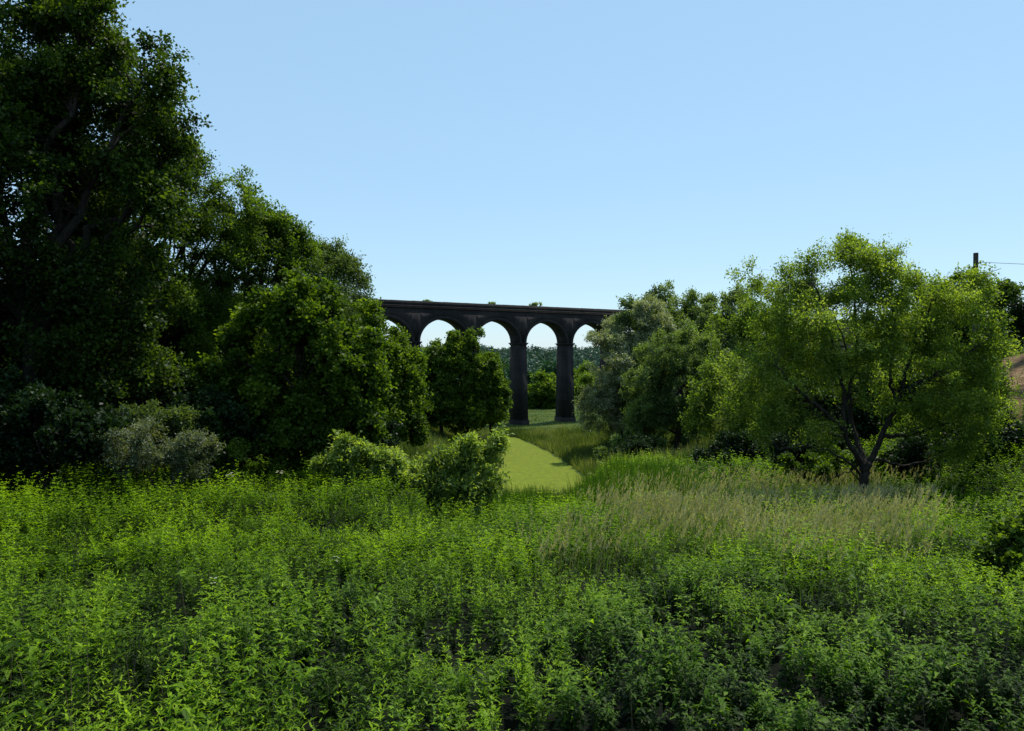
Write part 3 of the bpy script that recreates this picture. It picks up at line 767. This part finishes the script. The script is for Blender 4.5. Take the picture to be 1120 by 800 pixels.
def plume_zone(x, y):
    """how strongly the pale feathery grass dominates"""
    r = x/np.maximum(y, 1)
    z = smooth(.06, .20, r)*smooth(.62, .48, r)*smooth(16-8*np.clip(r, 0, .4), 27-14*np.clip(r, 0, .4), y)*smooth(41, 35, y)
    z = np.maximum(z, .5*smooth(.0, .05, r)*smooth(.25, .1, r)*smooth(14, 17, y)*smooth(26, 20, y))
    return z*(.12+.88*smooth(.40, .60, fbm(x/2.2+30, y/3.0+2)+.10))

def herbs():
    spec = {'herb': Acc(), 'weed': Acc(), 'stem': Acc()}
    lowm = fbm
    for (d0, d1, dens, K, fine, ls) in ((4.6, 9, 46, 15, True, 1.0), (9, 14, 34, 13, True, 1.05), (14, 24, 24, 11, False, 1.25), (24, 36, 14, 9, False, 1.6), (36, 58, 7, 7, False, 2.2)):
        x, y = scatter(d0, d1, dens)
        cs = .40 if d1 <= 24 else .7
        ci = np.floor(x/cs); cj = np.floor(y/(cs*1.15))
        hx_ = np.modf(np.abs(np.sin(ci*127.1+cj*311.7)*43758.5))[0]; hy_ = np.modf(np.abs(np.sin(ci*269.5+cj*183.3)*24634.6))[0]
        hh_ = np.modf(np.abs(np.sin(ci*71.3+cj*97.9)*31415.9))[0]
        cx_ = (ci+.2+.6*hx_)*cs; cy_ = (cj+.2+.6*hy_)*cs*1.15
        pull = .5 if d1 <= 24 else .3
        x = x+(cx_-x)*pull; y = y+(cy_-y)*pull
        ch_all = .80+.42*hh_
        keep = rng.random(len(x)) > plume_zone(x, y)*.75
        hq = np.zeros(len(x))
        for (hx, hy, hr) in HOLLOWS: hq = np.maximum(hq, np.exp(-(((x-hx)**2+((y-hy)*.6)**2)/(hr*hr*1.5))**2))
        keep &= rng.random(len(x)) > hq*.3
        keep &= rng.random(len(x)) > bare_zone(x, y)*.93
        keep &= ~((np.abs(x/y-.03) < .07) & (y > 44))
        x = x[keep]; y = y[keep]; 
        n = len(x)
        g = ground(x, y)
        H = height_field(x, y)*(.75+.45*rng.random(n))*np.where(rng.random(n) < .06, 1.22, 1)
        H = H*np.interp(y, [4, 7, 60], [.78, 1.05, 1])*ch_all[keep]
        mixn = fbm(x/3.4+50, y/3.4+7)+rng.normal(0, .07, n)+np.where((x/y > .12) & (y < 20), -.06, .03)
        is_w = mixn < .47
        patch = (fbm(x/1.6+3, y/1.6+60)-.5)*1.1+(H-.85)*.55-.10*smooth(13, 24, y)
        lean = rng.normal(0, .2, (n, 2))
        tb = rng.random(n)*6.28; hk = hq[keep]
        base = np.stack([x, y, g], 1)
        for (mask, key, LL, WW, elev, pair) in ((~is_w, 'herb', .130, .034, .5, 2), (is_w, 'weed', .115, .060, .18, 2)):
            b = base[mask]; h = H[mask]; m = len(b)
            if m == 0: continue
            ln = lean[mask]; t0 = tb[mask]; pt = patch[mask]
            tt = np.linspace(.22, 1, K)[None, :]+rng.normal(0, .028, (m, K))
            pos = b[:, None, :]+np.stack([ln[:, :1]*h[:, None]*tt**2, ln[:, 1:]*h[:, None]*tt**2, h[:, None]*tt], -1)
            prof = np.clip(1.15-tt, .22, 1)**.55*np.where(tt > .93, .8, 1)
            for s in range(pair):
                ang = t0[:, None]+np.arange(K)[None, :]*1.75+s*np.pi+rng.normal(0, .35, (m, K))
                ev = elev+(tt-.5)*.7+rng.normal(0, .25, (m, K))
                D = np.stack([np.cos(ang), np.sin(ang), ev], -1)
                Nn = np.stack([-np.cos(ang)*ev*.6, -np.sin(ang)*ev*.6, np.ones_like(ev)], -1)+rng.normal(0, .22, D.shape)
                sz = prof*ls*(.75+.5*rng.random((m, K)))
                ti = .20+1.15*(tt-.5)-hk[mask][:, None]*.25+pt[:, None]*1.1+rng.normal(0, .10, (m, 1))+rng.normal(0, .12, (m, K))  # sun and shade painted by tint: stem tops lighter, low and hollow leaves darker
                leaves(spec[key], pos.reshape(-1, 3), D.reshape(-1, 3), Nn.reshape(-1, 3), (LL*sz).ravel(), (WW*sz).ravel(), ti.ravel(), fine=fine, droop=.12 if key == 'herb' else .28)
            w_ = np.full(m, .007*(1 if fine else ls*.9))
            ribbons(spec['stem'], b, b+np.stack([ln[:, 0]*h, ln[:, 1]*h, h], 1), w_, np.full(m, .5))
    for k_, nm, lab in (('herb', 'willowherb', 'bright narrow leaved herbs crowding the foreground slope'), ('weed', 'nettles', 'darker broad leaved nettles mixed through the foreground slope'), ('stem', 'herb_stems', 'thin green stalks under the foreground herbs')):
        tag(spec[k_].build(nm, [M[k_]]), lab, 'herbs' if k_ != 'stem' else 'stalks', kind='stuff')
herbs()

def docks():
    # coarse big leaved weeds between the finer herbs
    x, y = scatter(5, 22, 1.6); n = len(x)
    acc = Acc()
    for k in range(13):
        h = height_field(x, y)*rng.uniform(.35, .98, n)
        an = rng.random(n)*6.28; c = np.stack([x+rng.normal(0, .10, n), y+rng.normal(0, .10, n), ground(x, y)+h], 1)
        D = np.stack([np.cos(an), np.sin(an), rng.uniform(-.1, .8, n)], 1)
        Nn = np.stack([-np.cos(an)*.4, -np.sin(an)*.4, np.ones(n)], 1)+rng.normal(0, .25, (n, 3))
        Lk = rng.uniform(.09, .19, n)
        leaves(acc, c, D, Nn, Lk, Lk*rng.uniform(.35, .55, n), rng.normal(.5, .2, n)+(h-.6)*.3, fine=True, droop=.35)
    tag(acc.build('dock_leaves', [M['weed']]), 'coarse broad dark green leaves scattered among the finer herbs', 'herbs', kind='stuff')
docks()

def dead_stalks():
    acc = Acc(); 
    x, y = scatter(5, 16, 1.1)
    x2 = rng.uniform(-5.2, -3, 60); y2 = rng.uniform(5.6, 8.5, 60)
    x = np.concatenate([x, x2]); y = np.concatenate([y, y2])
    n = len(x); b = np.stack([x, y, ground(x, y)], 1)
    h = rng.uniform(.9, 1.6, n)
    ribbons(acc, b, b+np.stack([rng.normal(0, .12, n), rng.normal(0, .12, n), h], 1), np.full(n, .012), np.full(n, .5), segs=2)
    tag(acc.build('dead_stalks', [M['deadstem']]), 'scattered brown dry stalks standing among the herbs', 'stalks', kind='stuff')
dead_stalks()

def grasses():
    bl = Acc(); pl = Acc()
    # blades mixed everywhere on the slope
    for (d0, d1, dens, w_, segs, zone) in ((5, 13, 22, .010, 3, .15), (13, 24, 22, .018, 2, 1), (24, 42, 16, .034, 2, 1), (42, 60, 9, .06, 1, .8)):
        x, y = scatter(d0, d1, dens*2)
        pz = plume_zone(x, y)
        mid = np.exp(-((x/y-.02)/.12)**2)*smooth(20, 30, y)
        keep = rng.random(len(x)) < np.clip(zone*(pz*.9+.12+mid*.5), 0, 1)*(1-bare_zone(x, y)*.8)
        x = x[keep]; y = y[keep]; n = len(x)
        b = np.stack([x, y, ground(x, y)], 1)
        h = rng.uniform(.55, 1.15, n)*np.clip(height_field(x, y)+.15, .3, 1)*np.where((np.abs(x/y) < .07) & (y > 36), .85, 1)
        ln = rng.normal(0, .28, (n, 2))*h[:, None]
        e = b+np.stack([ln[:, 0], ln[:, 1], h], 1)
        ti = .45+(fbm(x/2, y/2)-.5)*.9+rng.normal(0, .15, n)
        ribbons(bl, b, e, np.full(n, w_), ti, bend=np.stack([ln[:, 0], ln[:, 1], -h*.3], 1), segs=segs)
    tag(bl.build('tall_grass', [M['grass']]), 'long green grass blades rising between the foreground herbs', 'grass', kind='stuff')
    for (d0, d1, dens, K, sc) in ((12, 20, 40, 16, 1.0), (20, 30, 34, 12, 1.3), (30, 44, 18, 9, 1.8)):
        x, y = scatter(d0, d1, dens)
        keep = rng.random(len(x)) < plume_zone(x, y)*.75
        x = x[keep]; y = y[keep]; n = len(x)
        b = np.stack([x, y, ground(x, y)], 1)
        h = rng.uniform(.9, 1.42, n)*(.85+.3*fbm(x/1.5, y/1.5))
        ln = (rng.normal(0, .13, (n, 2))+np.array([.16, -.02]))*h[:, None]
        tip = b+np.stack([ln[:, 0], ln[:, 1], h], 1)
        ti = .35+(fbm(x/1.8+7, y/1.8)-.4)*.9+rng.normal(0, .12, n)
        ribbons(pl, b, tip, np.full(n, .006*sc), ti-.15, bend=np.stack([ln[:, 0], ln[:, 1], 0*h], 1), segs=2)
        tt = np.linspace(.74, 1.0, K)[None, :]+rng.normal(0, .006, (n, K))
        pos = b[:, None, :]*(1-tt[..., None])+tip[:, None, :]*tt[..., None]+np.stack([ln[:, 0], ln[:, 1], 0*h], 1)[:, None, :]*(tt*tt-tt)[..., None]
        ang = rng.random((n, K))*6.28
        D = np.stack([np.cos(ang)*.42+.1, np.sin(ang)*.42, np.ones_like(ang)], -1)
        leaves(pl, pos.reshape(-1, 3), D.reshape(-1, 3), unit(rng.normal(size=D.shape)).reshape(-1, 3), (rng.uniform(.07, .13, n*K))*sc**.5*np.tile(1.2-np.linspace(0, .7, K), n), rng.uniform(.012, .022, n*K)*sc, (ti[:, None]+rng.normal(0, .1, (n, K))).ravel(), droop=.02)
    tag(pl.build('feathery_grass', [M['plume']]), 'pale straw coloured feathery grass heads on the slope before the spreading tree', 'grass', kind='stuff')
    # rough meadow either side of the mown strip and on to the viaduct
    me = Acc(); n0 = 330000
    y = rng.uniform(58, 210, n0); x = rng.uniform(-34, 44, n0)
    lft = np.interp(y, [78, 90, 100, 118, 130, 139], [-3.2, -2.2, -1.5, -1.9, -1.9, -.6])
    rgt = np.interp(y, [78, 84, 92, 100, 108, 118, 130, 139], [9.2, 9.2, 9.0, 8.1, 7.2, 5.7, 3.2, .6])
    on = (y > 76) & (y < 139.5) & (x > lft-.1) & (x < rgt+.1)
    edge = np.where((y > 76) & (y < 141), np.minimum(np.abs(x-lft), np.abs(x-rgt)), 5)
    lawn = smooth(147, 156, y)
    keep = ~on & (np.abs(x) < .45*y) & (rng.random(n0) < (1-.75*lawn))
    x = x[keep]; y = y[keep]; edge = edge[keep]; lawn = lawn[keep]; n = len(x)
    h = (.2+.9*fbm(x/2.5+4, y/3+9)**1.5*2.2)*(1-.75*lawn)*(1+.5*np.exp(-edge/.8))*rng.uniform(.6, 1.2, n)
    b = np.stack([x, y, ground(x, y)], 1)
    ln = rng.normal(0, .3, (n, 2))*h[:, None]
    ti = .42+(fbm(x/5+70, y/7+20)-.5)*1.3+rng.normal(0, .15, n)+lawn*.1
    ribbons(me, b, b+np.stack([ln[:, 0], ln[:, 1], h], 1), np.full(n, .10), ti, segs=1)
    # darker reeds along the lip where the slope drops to the strip
    xr_ = rng.uniform(-4, 9, 5200); yr_ = rng.uniform(34, 43, 5200)
    hr_ = rng.uniform(.9, 1.75, 5200)*(.6+.7*fbm(xr_/1.2, yr_/2)); br_ = np.stack([xr_, yr_, ground(xr_, yr_)], 1)
    lr_ = rng.normal(0, .13, (5200, 2))*hr_[:, None]
    re = Acc(); ribbons(re, br_, br_+np.stack([lr_[:, 0], lr_[:, 1], hr_], 1), np.full(5200, .055), rng.normal(.18, .14, 5200), segs=2)
    tag(re.build('reeds', [M['grass']]), 'dark upright reeds along the near end of the mown strip', 'reeds', kind='stuff')
    tag(me.build('meadow_grass', [M['meadow']]), 'rough tawny meadow grass flanking the mown strip on the valley floor', 'grass', kind='stuff')
grasses()

# cow parsley / hogweed heads
def umbel(x, y, h, lab, s=1.0, sd_=0):
    r_ = np.random.default_rng(sd_)
    g = float(ground(x, y))
    root = empty('cow_parsley', (x, y, g), lab, 'flower', 'white flowered umbel plants')
    st = Acc()
    tube(st, [(0, 0, 0), (.02, .01, h*.5), (.03, 0, h*.86)], [.009*s, .007*s, .005*s], 5)
    for k in range(5):
        an = k*1.3+r_.random(); rr = .13*s*(1 if k else .2); zz = h*(.9+.1*r_.random())
        c = np.array([.03+rr*math.cos(an), rr*math.sin(an), zz])
        tube(st, [(.025, 0, h*.62), tuple(c*[.6, .6, 1]-[0, 0, .08]), tuple(c)], [.004*s, .003*s, .002*s], 4)
        m = 44; q = r_.random(m)**.5*.042*s; t = r_.random(m)*6.28
        pc = c+np.stack([q*np.cos(t), q*np.sin(t), .02-q*q*1.5], 1)
        fl = Acc()
        leaves(fl, pc, r_.normal(size=(m, 3))*[1, 1, .2], np.tile([[0, 0, 1.]], (m, 1)), np.full(m, .022*s), np.full(m, .02*s), r_.random(m))
        fl.build('flower_head', [M['white']], root)
    st.build('stem', [M['stem']], root, True)
    for k in range(6):
        t0 = k*2.1; zz = h*(.15+.09*k); lf = Acc(); m = 9
        u_ = np.linspace(.1, 1, m); dv = np.array([math.cos(t0), math.sin(t0), .35])
        pc = np.array([.02, 0, zz])+u_[:, None]*dv*.2*s
        sd2 = np.where(np.arange(m) % 2 == 0, 1, -1)[:, None]*np.array([-math.sin(t0), math.cos(t0), 0])+dv*.5
        leaves(lf, pc, sd2, np.tile([[0, 0, 1.]], (m, 1)), np.full(m, .09*s), np.full(m, .035*s), r_.random(m)*.6)
        lf.build('leaf', [M['herb']], root)
    return root
for i, (x, y, h, s, lab) in enumerate(((-3.9, 9.7, 1.15, .32, 'white flower head in the herbs nearest the viewer'), (-2.75, 11.6, 1.1, .32, 'white flower head standing mid slope before the pale green bush'), (8.3, 68, 1.7, 2.2, 'tall white umbel plant at the near end of the meadow'),
        (9.4, 70, 1.8, 2.4, 'tall white umbel plant next to the fresh bush'), (7.7, 73, 1.6, 2.2, 'white umbel plant by the edge of the mown strip'), (-9.6, 25.5, 1.3, 1.0, 'white umbel plant beside the silvery bush'), (-8.2, 26.4, 1.3, 1.0, 'white umbel plant in front of the dark hollow of the maple'))):
    umbel(x, y, h, lab, s, i)
